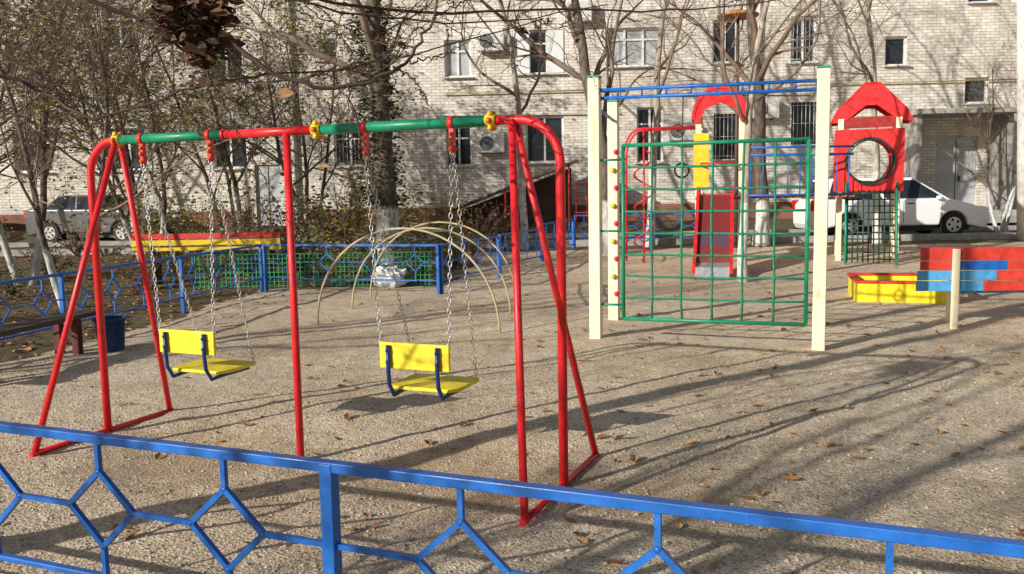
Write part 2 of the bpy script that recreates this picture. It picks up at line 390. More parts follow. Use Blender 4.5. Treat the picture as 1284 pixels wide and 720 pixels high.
for z in (zt-.15,zb+.15,1.2): 
    mb.tube([P1+V((0,0,z)),A+V((0,0,z))],.013,6); mb.tube([P2+V((0,0,z)),B+V((0,0,z))],.013,6)
mb.obj("net_frame",[GREEN],cf)
mb=MB(); rg=random.Random(8)
NX,NZ=6,8; grid={}
for i in range(NX+1):
    for j in range(NZ+1):
        u=i/NX; t=j/NZ
        q=A.lerp(B,u)+V((0,0,zb+(zt-zb)*t))
        if 0<i<NX: q+=d*rg.uniform(-.008,.008)
        if 0<j<NZ: q+=V((0,0,rg.uniform(-.007,.007)-.008*math.sin(math.pi*u)))
        grid[i,j]=q
for i in range(1,NX): mb.tube([grid[i,j] for j in range(NZ+1)],.0125,6)
for j in range(1,NZ): mb.tube([grid[i,j] for i in range(NX+1)],.0125,6)
for i in range(1,NX):
    for j in range(1,NZ): mb.sphere(grid[i,j],.022,0,6,4)
mb.obj("climbing_net",[ROPE],cf)
for k in range(9):
    z=.35+k*.22; mb=MB(); mb.sphere(P3+V((.02*(-1)**k,-.085,z)),.033,k%2,8,6); mb.obj("climbing_peg",[RED,YPL],cf)
e=thing("gym_ring","black gym ring hanging on strap from blue bar","gym ring",(1.83,9.36,0),0)
mb=MB(); mb.ring((0,.06,1.84),.075,.011,'y'); mb.obj("ring",[BLACK],e)
mb=MB(); mb.tube([(0,.06,1.92),(0,0,2.64)],.006,5); mb.obj("strap",[BLACK],e)

# ---------------------------------------------------------------- arch climber
ac=thing("arch_climber","thin tan bent pipe arch climber standing on gravel","arch climber")
tops=[]
for a_,b_,h_ in ((V((-2.48,11.04,-.05)),V((-.15,10.16,-.05)),1.28),(V((-2.30,12.5,-.05)),V((-.02,11.65,-.05)),1.22),(V((-2.26,13.9,-.05)),V((.07,13.1,-.05)),1.25)):
    pts=[]
    for i in range(25):
        u=i/24; s_=(1-math.cos(math.pi*u))/2
        pts.append(a_.lerp(b_,s_)+V((0,0,h_*math.sin(math.pi*u)**.9)))
    mb=MB(); mb.tube(pts,.014,10); mb.obj("arch",[BEIGE],ac); tops.append(pts)
for i in (11,14):
    mb=MB(); mb.tube([tops[0][i],tops[1][i],tops[2][i]],.012,8); mb.obj("cross_bar",[BEIGE],ac)

# ---------------------------------------------------------------- slide tower
T=thing("slide_tower","wooden play tower with red arched roof and slide","play tower",(4.3,18.1,gz(0,18.1)),-.25)
def vault(mb,w,h,y0,y1,z,th=.05,n_=14,mi=0):
    out=[];inn=[]
    for i in range(n_+1):
        a=math.pi*i/n_
        out.append((-w/2*math.cos(a),z+h*math.sin(a))); inn.append((-(w/2-th)*math.cos(a),z+(h-th)*math.sin(a)))
    for i in range(len(out)-1): mb.prism([out[i],out[i+1],inn[i+1],inn[i]],y0,y1,mi)
for x in (-.42,.42):
    for y in (-.42,.42):
        mb=MB(); mb.box((x,y,1.5),(.11,.11,3.1)); mb.obj("post",[PINE],T)
mb=MB(); mb.box((0,0,1.36),(.95,.95,.06)); mb.obj("platform",[RED2],T)
mb=MB(); vault(mb,1.12,.66,-.55,.55,2.92,.06); mb.prism([(-.50,2.86),(-.40,2.86),(-.3,3.12),(0,3.24),(.3,3.12),(.4,2.86),(.50,2.86),(.48,3.28),(.25,3.50),(0,3.555),(-.25,3.50),(-.48,3.28)],-.53,-.50)
mb.obj("roof",[RED],T)
mb=MB(); mb.box((-.36,-.50,2.1),(.3,.03,1.1)); mb.obj("side_panel",[YPL],T)
sl=[(-.45,1.45),(-.62,1.42),(-1.85,.36),(-2.10,.20),(-2.50,.15)]; cx=-.08; sw_=.30
mb=MB()
for i in range(len(sl)-1):
    (y0,z0),(y1,z1)=sl[i],sl[i+1]
    mb.add([(cx-sw_,y0,z0),(cx+sw_,y0,z0),(cx+sw_,y1,z1),(cx-sw_,y1,z1)],[(0,1,2,3)],(0,1,1,2)[i])
mb.add([(cx-sw_,-2.50,.15),(cx+sw_,-2.50,.15),(cx+sw_,-2.52,-.05),(cx-sw_,-2.52,-.05)],[(0,1,2,3)],2)
m,n,l,b=base("worn_slide_steel",.4); o=coord(n); s=n.new("ShaderNodeSeparateXYZ"); l.new(o,s.inputs[0]); t=tex(n,l,7,5,vec=o)
q=n.new("ShaderNodeMath"); q.operation='MULTIPLY_ADD'; l.new(t.outputs[0],q.inputs[0]); q.inputs[1].default_value=.5; l.new(s.outputs[2],q.inputs[2])
l.new(ramp(n,l,q.outputs[0],[(.45,(.24,.07,.05)),(.66,(.22,.03,.03)),(.9,(.07,.075,.12)),(.98,(.20,.03,.03))]),b.inputs["Base Color"])
mb.obj("slide_chute",[RED,m,PALES],T)
for x in (cx-sw_-.03,cx+sw_+.03):
    mb=MB(); hh=[.16,.14,.10,.08,.05]
    for i in range(len(sl)-1):
        (y0,z0),(y1,z1)=sl[i],sl[i+1]
        mb.add([(x-.03,y0,z0-.12),(x-.03,y1,z1-.12),(x-.03,y1,z1+hh[i+1]),(x-.03,y0,z0+hh[i]),(x+.03,y0,z0-.12),(x+.03,y1,z1-.12),(x+.03,y1,z1+hh[i+1]),(x+.03,y0,z0+hh[i])],[(0,1,2,3),(4,7,6,5),(0,4,5,1),(3,2,6,7),(0,3,7,4),(1,5,6,2)])
    mb.obj("slide_rail",[RED],T)
mb=MB(); mb.tube([(-.36,-.5,2.0),(-.36,-.75,2.05),(.3,-.75,2.05),(.3,-.5,2.0)],.02,8); mb.obj("guard_bar",[RED],T)
mb=MB()
for y in (-.25,.25):
    pts=[(-1.95,y,0),(-1.95,y,2.2)]+[(-1.95+.35*(1-math.cos(a)),y,2.2+.6*math.sin(a)) for a in [math.pi/2*i/6 for i in range(1,7)]]+[(-.45,y,2.8)]
    mb.tube(pts,.024,8)
for k in range(8): mb.tube([(-1.95,-.25,.25+k*.28),(-1.95,.25,.25+k*.28)],.016,6)
for k in range(4): mb.tube([(-1.45+k*.3,-.25,2.8),(-1.45+k*.3,.25,2.8)],.016,6)
mb.obj("arched_ladder",[RED],T)
mb=MB(); pts=[(-1.55+.2*math.cos(i*.42),.2*math.sin(i*.42),.1+i*.047) for i in range(50)]; mb.tube(pts,.018,7); mb.tube([(-1.55,0,0),(-1.55,0,2.8)],.022,8); mb.obj("spiral_climber",[RED],T)
mb=MB()
for z in (2.35,2.2,1.4): mb.tube([(.45,-.4,z),(2.6,.35,z)],.022,8)
mb.obj("bridge_rail",[BLUE],T)
mb=MB()
for k in range(9): mb.tube([(.6+k*.24,-.35+k*.084,1.4),(.6+k*.24,-.35+k*.084,2.2)],.012,6)
mb.obj("bridge_balusters",[BLUE],T)
mb=MB()
for k in range(14): mb.box((.55+k*.155,.1+k*.05,1.36),(.16,.8,.04))
mb.obj("bridge_deck",[BROWNWOOD],T)
# ---------------------------------------------------------------- tunnel tower
T2=thing("tunnel_tower","wooden play tower with red angular roof and porthole","play tower",(7.55,18.6,gz(0,18.6)),-.34)
for x in (-.58,.52):
    for y in (-.5,.5):
        mb=MB(); mb.box((x,y,1.35),(.11,.11,3.1)); mb.obj("post",[PINE],T2)
inl=[(.52,2.84),(.10,3.16),(-.10,3.16),(-.52,2.84)]
outl=[(-.78,2.82),(-.66,3.06),(-.14,3.60),(.14,3.60),(.66,3.06),(.78,2.82)]
mb=MB()
for y0,y1 in ((-.55,-.51),(.40,.44)): mb.prism(outl+inl,y0,y1)
for a_,b_ in zip(outl,outl[1:]):
    mb.prism([(a_[0]*1.01,a_[1]+.02),(b_[0]*1.01,b_[1]+.02),(b_[0]*.98,b_[1]-.01),(a_[0]*.98,a_[1]-.01)],-.56,.46)
mb.obj("roof",[RED],T2)
for yy,nm in ((-.60,"porthole_panel"),(.56,"porthole_panel")):
    mb=MB(); N=32; R=.45; cz=2.05; inn=[];outp=[]
    for i in range(N):
        a=2*math.pi*i/N+math.pi/4; c_,s_=math.cos(a),math.sin(a); k=1/max(abs(c_),abs(s_))
        inn.append((R*c_-.03,cz+R*s_)); outp.append((k*c_*.66-.03,cz+k*s_*.63))
    for i in range(N):
        j=(i+1)%N; mb.prism([inn[i],inn[j],outp[j],outp[i]],yy,yy+.04)
    mb.obj(nm,[RED],T2)
mb=MB(); mb.box((-.03,-.52,2.82),(1.0,.03,.22)); mb.obj("gable_panel",[DRED],T2)
mb=MB(); mb.box((0,0,1.4),(1.15,1.05,.06)); mb.obj("platform",[BROWNWOOD],T2)
TAN=plain("tan_plywood",(.6,.38,.20),.7)
mb=MB(); N=20
for i in range(N):
    a0=math.pi*(.55+1.0*i/N); a1=math.pi*(.55+1.0*(i+1)/N)
    mb.add([(-.03+.46*math.cos(a0),-.56,cz+.46*math.sin(a0)),(-.03+.46*math.cos(a1),-.56,cz+.46*math.sin(a1)),(-.03+.46*math.cos(a1),.56,cz+.46*math.sin(a1)),(-.03+.46*math.cos(a0),.56,cz+.46*math.sin(a0))],[(0,1,2,3)],0,True)
mb.obj("tunnel_shell",[TAN],T2)
for k in range(2):
    mb=MB(); mb.ring((-.03+.03*k,-.62-.05*k,cz-.0-.04*k),.45,.018,'y',28,6,0); mb.obj("tunnel_hoop",[HOOP],T2)
mb=MB()
for i in range(10):
    x=-.42+i*.1; mb.tube([(x,-.62,1.45),(x,-1.1,.0)],.014,6)
for j in range(11):
    t=(j+.5)/11; mb.tube([(-.42,-.62-.48*t,1.45-1.45*t),(.48,-.62-.48*t,1.45-1.45*t)],.014,6)
mb.obj("climbing_net",[HOOP],T2)
for x in (-.45,.5):
    mb=MB(); mb.tube([(x,-.62,1.6),(x,-1.15,-.05)],.025,8); mb.obj("net_rail",[GREEN],T2)
lp=thing("street_lamp","thin pole topped with flat orange brown disc shade","street lamp",(5.35,20.9,gz(0,20.9)))
mb=MB(); mb.tube([(0,0,-.2),(0,0,5.45)],[.05,.035],10); mb.obj("pole_shaft",[DARKMET],lp)
mb=MB(); mb.tube([(0,0,5.36),(0,0,5.41),(0,0,5.48),(0,0,5.53)],[.46,.48,.22,.04],24); mb.obj("lamp_shade",[plain("rusty_orange_sheet",(.50,.20,.07),.7,0,.3)],lp)

# ---------------------------------------------------------------- sandbox
sb=thing("sandbox","low yellow wooden sandbox with thin red top edge","sandbox",(4.90,12.35,0),-.28)
for (x,y,w,d_,) in ((.65,0,1.3,.05),(.65,1.2,1.3,.05),(0,.6,.05,1.15),(1.3,.6,.05,1.15)):
    mb=MB(); mb.box((x,y,.13),(w,d_,.30)); o_=mb.obj("side_board",[YEL],sb); bev(o_,.006)
    mb=MB(); mb.box((x,y,.295),(w+.06,d_+.06,.03) if w>.1 else (w+.06,d_-.1,.03)); o_=mb.obj("seat_rim",[RED2],sb); bev(o_,.006)
mb=MB(); mb.sphere((.65,.6,.0),(.56,.52,.17),0,20,10); mb.obj("sand",[PEB],sb)
# ---------------------------------------------------------------- painted bench
bn=thing("bench","wooden bench with red and blue painted planks","bench",(4.70,10.05,0),-.10)
L_=2.4
def plank(y,z,hh,th,tilt,parts,nm):
    mb=MB()
    for x0,x1,mi in parts: mb.box(((x0+x1)/2,y,z),(x1-x0,th,hh),mi,Matrix.Rotation(tilt,3,'X'))
    o_=mb.obj(nm,[RED2,TURQ,BLUE],bn); bev(o_,.006); 
plank(0,.850,.150,.03,0,[(0,L_,0)],"backrest_plank")
plank(0,.718,.105,.03,0,[(.0,.36,0),(.362,.95,2),(.952,L_,0)],"backrest_plank")
plank(0,.603,.110,.03,0,[(-.03,.84,1),(.842,L_,0)],"backrest_plank")
plank(0,.482,.115,.03,0,[(-.04,.70,1),(.702,L_,0)],"backrest_plank")
for k in range(3): plank(.16+k*.14,.40,.03,.12,0,[(.5,L_,(1,0,1)[k])],"seat_plank")
for x in (.38,2.0):
    mb=MB(); mb.box((x,-.0385,.40),(.075,.045,1.02),0); o_=mb.obj("leg",[PINE],bn); bev(o_,.005)
    mb=MB(); mb.box((x+.14,.45,.17),(.07,.07,.42)); mb.box((x+.14,.25,.365),(.06,.45,.03)); mb.obj("leg",[PINE],bn)
db=thing("bench","low dark weathered plank bench beside blue bin","bench",(-4.95,7.5,0),1.42)
for k in range(2):
    mb=MB(); mb.box((.9,k*.17,.40),(2.6,.15,.045)); o_=mb.obj("seat_plank",[DARKWOOD],db); bev(o_,.006)
DRL=paint("dark_red_leg",(.12,.015,.012),.6)
for x in (.0,1.8):
    for y in (-.02,.19):
        mb=MB(); mb.box((x,y,.17),(.08,.07,.42)); mb.obj("leg",[DRL],db)
bi=thing("litter_bin","blue plastic litter bin standing by dark bench","bin",(-4.40,9.5,0))
mb=MB()
rr=[(.13,0),(.155,.32),(.17,.325),(.17,.35),(.15,.35),(.12,.03)]
N=16; vs=[(r*math.cos(2*math.pi*i/N),r*math.sin(2*math.pi*i/N),z) for r,z in rr for i in range(N)]
mb.add(vs,[(k*N+i,k*N+(i+1)%N,(k+1)*N+(i+1)%N,(k+1)*N+i) for k in range(len(rr)-1) for i in range(N)]+[tuple(range((len(rr)-1)*N,len(rr)*N))],0,True)
mb.obj("bin_body",[BINB],bi); mb=MB(); mb.ring((0,0,.345),.17,.011,'z'); mb.obj("bin_rim",[BINB],bi)
tb=thing("bench","long red and orange plank bench among garden plants","bench",(-7.05,16.6,gz(0,16.6)),-.02)
mb=MB(); mb.box((1.35,0,.66),(2.8,.35,.06)); o_=mb.obj("seat_plank",[YPL],tb)
for z_,mm in ((.78,YPL),(.90,RED2)):
    mb=MB(); mb.box((1.35,-.20,z_),(2.8,.04,.10)); mb.obj("backrest_plank",[mm],tb)
for x in (.3,2.5):
    mb=MB(); mb.box((x,0,.28),(.1,.3,.62)); mb.box((x,-.15,.45),(.08,.06,.9)); mb.obj("leg",[DARKWOOD],tb)
bg=thing("plastic_bag","pale crumpled plastic bag lying beside green mesh fence","bag",(-2.15,15.4,0))
mb=MB(); mb.sphere((0,0,.15),(.30,.22,.18),0,22,14)
mb.v=[tuple(V(v)*(1+.45*noise.noise(V(v)*8)+.2*noise.noise(V(v)*25))) for v in mb.v]; mb.s=[False]*len(mb.s)
mb.obj("bag_body",[BAG],bg); mb=MB(); mb.tube([(.05,0,.28),(.08,0,.34),(.14,.01,.38)],[.06,.02,.05],8); mb.obj("bag_knot",[BAG],bg)

# ---------------------------------------------------------------- garden mesh fence + shrubs
gf=thing("garden_fence","low green plastic mesh garden fence beside shrubs","fence",(-5.7,15.75,gz(0,15.75)),-.05)
mb=MB()
for i in range(54): mb.box((i*.08,0,.30),(.014,.008,.60))
for j in range(8): mb.box((2.15,.006,.03+j*.082),(4.3,.006,.012))
mb.obj("mesh_panel",[plain("green_plastic",(.03,.28,.11),.5)],gf)
for x in (0,1.1,2.2,3.3,4.28):
    mb=MB(); mb.tube([(x,.03,-.1),(x,.03,.66)],.018,6); mb.obj("stake",[DARKWOOD],gf)
def shrub(loc,H,seed,mt,nleaf=500,label="leafy garden shrub behind blue fence"):
    rg=random.Random(seed); e=thing("shrub",label,"shrub",(loc[0],loc[1],gz(*loc)),0,"garden shrubs")
    mb=MB(); ml=MB()
    for k in range(30):
        a=rg.random()*6.28; dd=V((math.cos(a)*rg.uniform(.1,.8),math.sin(a)*rg.uniform(.1,.8),1)).normalized(); p=V((0,0,0)); pts=[p.copy()]
        LL=H*rg.uniform(.6,1.1)
        for i in range(6):
            dd=(dd+V((rg.uniform(-.2,.2),rg.uniform(-.2,.2),-.05))).normalized(); p=p+dd*LL/6; pts.append(p.copy())
            for q in range(max(1,nleaf//156)): leaf(ml,p+V([rg.uniform(-.12,.12) for _ in range(3)]),rg.uniform(.02,.05),rg)
        mb.tube(pts,[.009*(1-.12*i) for i in range(7)],4,cap=False)
    mb.obj("stems",[TWIG],e,fix=False); ml.obj("foliage",[mt],e,fix=False)
    return e
S_=[shrub((-5.2,17.3),.9,21,SHRUB,600),shrub((-3.3,17.0),1.3,23,LEAFY,500),shrub((-2.6,16.4),1.0,24,LEAFB,300),shrub((-6.9,18.0),1.5,25,LEAFY,500)]
for i,(k,x,y,s_) in enumerate([(0,-4.2,17.2,1),(0,-2.0,17.8,1.3),(0,-1.2,18.2,1),(1,-3.8,19.5,1.4),(0,-9.2,17.5,.8),(0,-8.5,14.8,.6),(2,-.9,20.0,1.2),(3,-6.2,21.0,1.3),(0,-1.7,16.1,.8),
    (3,-15.5,20.5,1.2),(2,-12.2,17.0,.9),(2,-5.0,20.2,1.8),(1,-3.0,21.0,1.6),(2,-7.6,11.6,.6),(0,-10.2,14.0,.7),(2,-6.6,15.6,.9),(2,-.3,21.4,1.3),(3,-7.6,21.3,1.3),(1,-8.9,21.6,1.5),(1,-4.2,21.6,1.7),(2,-10.6,21.4,1.3),(3,-1.6,21.8,1.1),(2,-12.6,21.2,1.1)]):
    copy_thing(S_[k],(x,y,gz(x,y)),i*1.3,s_)

# ---------------------------------------------------------------- cars
def car(name,label,loc,rot,paintm,L=4.3,W=1.72,H=1.47,sedan=False,group=None):
    e=thing(name,label,"car",loc,rot,group)
    wb=.30*L; xr,xf=-wb*.98,wb*.98
    def arch(xc,r=.36): return [(xc-r*math.cos(a),.30+r*math.sin(a)) for a in [math.pi*i/8 for i in range(9)]]
    bottom=[(-L/2+.02,.35),(-L/2+.10,.20)]+[(x,max(z,.2)) for x,z in arch(xr)]+[(x,max(z,.2)) for x,z in arch(xf)]+[(L/2-.12,.2),(L/2,.38)]
    top=[(L/2-.02,.60),(L/2-.18,.74),(L/2-.75,.90),(L/2-1.05,.97),(-L/2+.15,1.0),(-L/2+.0,.85)]
    mb=MB(); poly=bottom+top; hw=W/2
    mb.prism(poly,-hw,hw); o_=mb.obj("body",[paintm],e); bev(o_,.05,3)
    xr0,xr1,xf1,xf0=(-L/2+.18,-L/2+.45,.35,L/2-1.0) if not sedan else (-L/2+.55,-L/2+1.05,.25,L/2-1.15)
    def frust(x0,x1,x2,x3,zb,zt,wb_,wt,mi,mbb):
        vs=[(x0,-wb_,zb),(x3,-wb_,zb),(x3,wb_,zb),(x0,wb_,zb),(x1,-wt,zt),(x2,-wt,zt),(x2,wt,zt),(x1,wt,zt)]
        mbb.add(vs,[(0,1,5,4),(2,3,7,6),(0,4,7,3),(1,2,6,5),(4,5,6,7),(0,3,2,1)],mi)
    mb=MB(); frust(xr0,xr1,xf1,xf0,.96,H,hw-.05,hw-.22,0,mb); o_=mb.obj("roof",[paintm],e); bev(o_,.06,3)
    def P(x,t,sg,off=.006):
        y=(hw-.05)*(1-t)+(hw-.22)*t+off; return (x,sg*y,.96+(H-.96)*t)
    def xe(xa,xb,t): return xa+(xb-xa)*t
    for sg in (-1,1):
        for (ua,ub) in ((.05,.48),(.51,.96)):
            mb=MB(); q=[]
            for t,u in ((.06,ua),(.06,ub),(.88,ub),(.88,ua)):
                xl=xe(xr0,xr1,t); xh=xe(xf0,xf1,t); q.append(P(xl+(xh-xl)*u,t,sg))
            mb.add(q,[(0,1,2,3)]); mb.obj("side_window",[GLASS],e)
        mb=MB(); mb.box((xf0-.35,sg*(hw+.06),1.0),(.12,.14,.1)); o_=mb.obj("wing_mirror",[paintm],e); bev(o_,.03)
        for hx,hz in ((1.05,.86),(1.95,.88)):
            mb=MB(); mb.box((xf0-hx,sg*(hw+.006),hz),(.16,.02,.03)); mb.obj("door_handle",[BLACK],e)
        for hx,hz,hh in ((.25,.62,.5),(1.22,.65,.58),(2.1,.72,.4)):
            mb=MB(); mb.box((xf0-hx,sg*(hw+.001),hz),(.012,.004,hh)); mb.obj("door_seam",[BLACK],e)
        mb=MB(); mb.sphere((L/2-.16,sg*(hw-.2),.68),(.16,.18,.09)); mb.obj("headlight",[LAMPW],e)
        mb=MB(); mb.box((-L/2+.06,sg*(hw-.12),.84),(.14,.22,.26)); mb.obj("tail_light",[LAMPR],e)
        for xc in (xr,xf):
            mb=MB(); mb.tube([(xc,sg*(hw-.21),.31),(xc,sg*(hw-.19),.31),(xc,sg*(hw-.03),.31),(xc,sg*(hw-.01),.31)],[.27,.31,.31,.28],24); w=mb.obj("wheel",[RUB],e)
            mb=MB(); mb.tube([(xc,sg*(hw-.04),.31),(xc,sg*(hw-.002),.31)],[.2,.19],20)
            for k in range(5):
                a=k*2*math.pi/5+.63; mb.sphere((xc+.12*math.cos(a),sg*(hw-.0),.31+.12*math.sin(a)),(.038,.008,.038),1,8,5)
            mb.obj("rim",[RIM,BLACK],w)
    for (xa,xb,nm) in ((xf0,xf1,"windscreen"),(xr0,xr1,"rear_window")):
        s_=1 if xa>0 else -1
        mb=MB(); q=[]
        for t,k in ((.08,-1),(.08,1),(.88,1),(.88,-1)):
            q.append((xe(xa,xb,t)+s_*.008,k*((hw-.05)*(1-t)+(hw-.22)*t-.08),.96+(H-.96)*t+.004))
        mb.add(q,[(0,1,2,3)]); mb.obj(nm,[GLASS],e)
    mb=MB(); mb.box((L/2-.03,0,.48),(.06,1.0,.14)); mb.obj("grille",[BLACK],e)
    mb=MB(); mb.box((0,0,.24),(L-.9,W-.35,.16)); mb.obj("underbody",[BLACK],e)
    return e
car("parked_car","white hatchback car parked on road behind play tower",(9.95,23.2,gz(0,23)+.02),0,CARW,4.5,1.72,1.52)
car("parked_car","silver sedan car parked beyond bare trees",(-11.9,25.8,.38),-.25,CARS,4.1,1.68,1.38,True)
car("parked_car","dark grey car parked beyond bare trees",(-17.2,25.6,.38),-.2,plain("grey_car_paint",(.10,.11,.13),.25),4.2,1.68,1.42,True)

# ---------------------------------------------------------------- apartment building
bd=thing("apartment_building","pale brick apartment building with white framed windows","building",(0,27,0),rad(-2.6))
W=[(-1.93,-1.12,5.11,6.22,'c'),(.14,1.68,5.15,6.45,'d'),(2.95,4.6,5.3,6.45,'w'),(6.1,6.85,5.35,6.6,'w'),(8.4,9.15,5.3,6.65,'b'),(11.15,11.8,5.15,6.0,'s'),
   (-1.93,-1.15,2.45,3.65,'b'),(.5,1.65,2.5,3.9,'w'),(3.85,4.65,2.45,4.1,'b'),(6.15,6.85,2.5,3.85,'b'),(8.45,9.2,2.9,4.15,'b'),(13.5,14.2,4.0,4.75,'s'),(13.5,14.2,6.9,7.6,'s'),
   (-5.75,-5.2,5.7,6.35,'s'),(-12.4,-11.4,6.2,7.5,'w'),(-9.2,-8.1,5.2,6.5,'w'),(-15.5,-14.3,5.2,6.5,'c'),(-9.2,-8.1,2.5,3.8,'w'),(-12.4,-11.3,2.5,3.8,'w'),(-5.4,-4.4,2.5,3.7,'b'),(-15.5,-14.3,2.5,3.8,'w'),(-19,-18,2.5,3.8,'w'),(-19,-18,5.2,6.5,'w'),(16.5,17.5,2.5,3.8,'w'),(16.5,17.5,5.2,6.5,'w')]
for zz in (8.0,10.8,13.6):
    for x in (-18.5,-15,-12,-8.7,-5,-1.5,.9,3.8,6.5,8.8,11.5,16.9): W.append((x-.45,x+.45,zz,zz+1.35,'w'))
doors=[(12.75,13.95,.75,3.05),(-7.9,-7.1,.7,2.6)]
ops=[w[:4] for w in W]+doors
xa=sorted(set([-40,40]+[a for o_ in ops for a in (o_[0],o_[1])])); za=sorted(set([-.2,16.5]+[a for o_ in ops for a in (o_[2],o_[3])]))
mb=MB()
for i in range(len(xa)-1):
    for j in range(len(za)-1):
        cx=(xa[i]+xa[i+1])/2; cz_=(za[j]+za[j+1])/2
        if any(o_[0]<cx<o_[1] and o_[2]<cz_<o_[3] for o_ in ops): continue
        mb.add([(xa[i],0,za[j]),(xa[i+1],0,za[j]),(xa[i+1],0,za[j+1]),(xa[i],0,za[j+1])],[(0,1,2,3)])
D=.22
for x0,x1,z0,z1 in ops:
    for q in ([(x0,0,z0),(x0,D,z0),(x0,D,z1),(x0,0,z1)],[(x1,0,z0),(x1,0,z1),(x1,D,z1),(x1,D,z0)],[(x0,0,z0),(x1,0,z0),(x1,D,z0),(x0,D,z0)],[(x0,0,z1),(x0,D,z1),(x1,D,z1),(x1,0,z1)]):
        mb.add(q,[(0,1,2,3)])
mb.add([(-40,D+.01,-.2),(40,D+.01,-.2),(40,D+.01,16.5),(-40,D+.01,16.5),(-40,11,-.2),(40,11,-.2),(40,11,16.5),(-40,11,16.5)],[(3,2,6,7),(0,3,7,4),(1,5,6,2),(4,7,6,5),(0,1,2,3)])
def brickmat(name,c1,c2,mo,bw,bh,ms,dirt=.7):
    m,n,l,b=base(name,.9); o=coord(n)
    s=n.new("ShaderNodeSeparateXYZ"); l.new(o,s.inputs[0]); cb=n.new("ShaderNodeCombineXYZ"); l.new(s.outputs[0],cb.inputs[0]); l.new(s.outputs[2],cb.inputs[1])
    bt=n.new("ShaderNodeTexBrick"); l.new(cb.outputs[0],bt.inputs["Vector"]); bt.inputs["Scale"].default_value=1
    bt.inputs["Brick Width"].default_value=bw; bt.inputs["Row Height"].default_value=bh; bt.inputs["Mortar Size"].default_value=ms; bt.inputs["Mortar Smooth"].default_value=.2
    bt.inputs["Color1"].default_value=(*c1,1); bt.inputs["Color2"].default_value=(*c2,1); bt.inputs["Mortar"].default_value=(*mo,1); bt.inputs["Bias"].default_value=-.1
    t=tex(n,l,.35,5,vec=o); t2=tex(n,l,3,5,vec=o)
    mp=n.new("ShaderNodeMapping"); mp.inputs["Scale"].default_value=(2.2,2.2,.12); l.new(o,mp.inputs[0]); t5=tex(n,l,1,5,vec=mp.outputs[0])
    c=mixc(n,l,dirt,bt.outputs["Color"],ramp(n,l,t.outputs[0],[(.3,(.74,.71,.67)),(.6,(1,1,1))]),'MULTIPLY')
    c=mixc(n,l,dirt*.9,c,ramp(n,l,t2.outputs[0],[(.3,(.74,.72,.69)),(.55,(1,1,1))]),'MULTIPLY')
    c=mixc(n,l,dirt*.9,c,ramp(n,l,t5.outputs[0],[(.3,(.74,.72,.69)),(.5,(1,1,1))]),'MULTIPLY')
    l.new(c,b.inputs["Base Color"]); bump(n,l,b,bt.outputs["Fac"],-.4,.01); return m
mb.obj("wall",[brickmat("pale_silicate_brick",(.92,.87,.79),(.72,.66,.57),(.40,.35,.30),.26,.088,.008)],bd)
PL=brickmat("red_brick_plinth",(.36,.14,.08),(.25,.10,.06),(.2,.16,.13),.25,.08,.01)
mb=MB(); mb.box((-23.9,-.04,.45),(31.4,.08,1.5)); mb.box((2.6,-.04,.45),(19.0,.08,1.5)); mb.box((27.5,-.04,.45),(24.5,.08,1.5)); mb.obj("plinth",[PL],bd)
wr=random.Random(4)
for (x0,x1,z0,z1,st) in W:
    cx,cz_=(x0+x1)/2,(z0+z1)/2; w,h=x1-x0,z1-z0
    mb=MB(); mb.box((cx,.17,cz_),(w-.02,.01,h-.02)); 
    win=mb.obj("window",[CURT if st=='c' or (wr.random()<.3 and st=='w') else GLASS],bd)
    mb=MB(); t=.06
    mb.box((cx,.14,z0+t/2),(w,.06,t)); mb.box((cx,.14,z1-t/2),(w,.06,t)); mb.box((x0+t/2,.14,cz_),(t,.06,h-2*t)); mb.box((x1-t/2,.14,cz_),(t,.06,h-2*t))
    if st!='s':
        nm=2 if w>1.2 else 1
        for k in range(nm): mb.box((x0+w*(k+1)/(nm+1),.14,cz_),(t,.056,h-2*t))
        if wr.random()<.6: mb.box((cx,.138,z0+h*.7),(w-2*t,.05,t*.8))
    mb.obj("frame",[WHITE if st!='b' or wr.random()<.5 else DARKWOOD],win)
    mb=MB(); mb.box((cx,-.05,z0-.02),(w+.12,.16,.03)); mb.obj("sill",[ACW],win)
    if st=='b':
        mb=MB()
        for k in range(int(w/.12)): mb.tube([(x0+.06+k*.12,-.02,z0+.02),(x0+.06+k*.12,-.02,z1-.02)],.008,4)
        for z in (z0+.1,cz_,z1-.1): mb.tube([(x0,-.02,z),(x1,-.02,z)],.008,4)
        mb.obj("window_grille",[WHITE if wr.random()<.6 else BLACK],win)
    if st=='d':
        for sg,xx in ((-1,x0+.26),(1,x1-.26)):
            mb=MB(); mb.box((xx,-.01,cz_),(.5,.04,h-.05)); mb.obj("shutter",[WHITE],win)
for k,(x0,x1,z0,z1) in enumerate(doors):
    mb=MB(); mb.box(((x0+x1)/2,.12,(z0+z1)/2),(x1-x0-.02,.06,z1-z0-.02)); d_=mb.obj("door",[DOORG],bd)
    mb=MB(); mb.box(((x0+x1)/2,.085,(z0+z1)/2),(.02,.01,z1-z0-.1)); mb.obj("door_seam",[BLACK],d_)
    mb=MB(); mb.box(((x0+x1)/2+.1,.07,(z0+z1)/2-.1),(.04,.05,.16)); mb.obj("handle",[BLACK],d_)
mb=MB(); mb.box((13.0,-.8,3.68),(2.9,1.6,.14)); mb.obj("entrance_canopy",[CONC],bd)
mb=MB(); mb.box((13.3,-.75,.74),(2.6,1.5,.30)); mb.box((13.3,-1.65,.62),(2.2,.3,.16)); mb.obj("porch_slab",[CONC],bd)
for x in (11.75,14.3):
    mb=MB(); mb.box((x,-.6,2.2),(.14,1.1,2.81)); mb.obj("porch_wall",[CONC],bd)
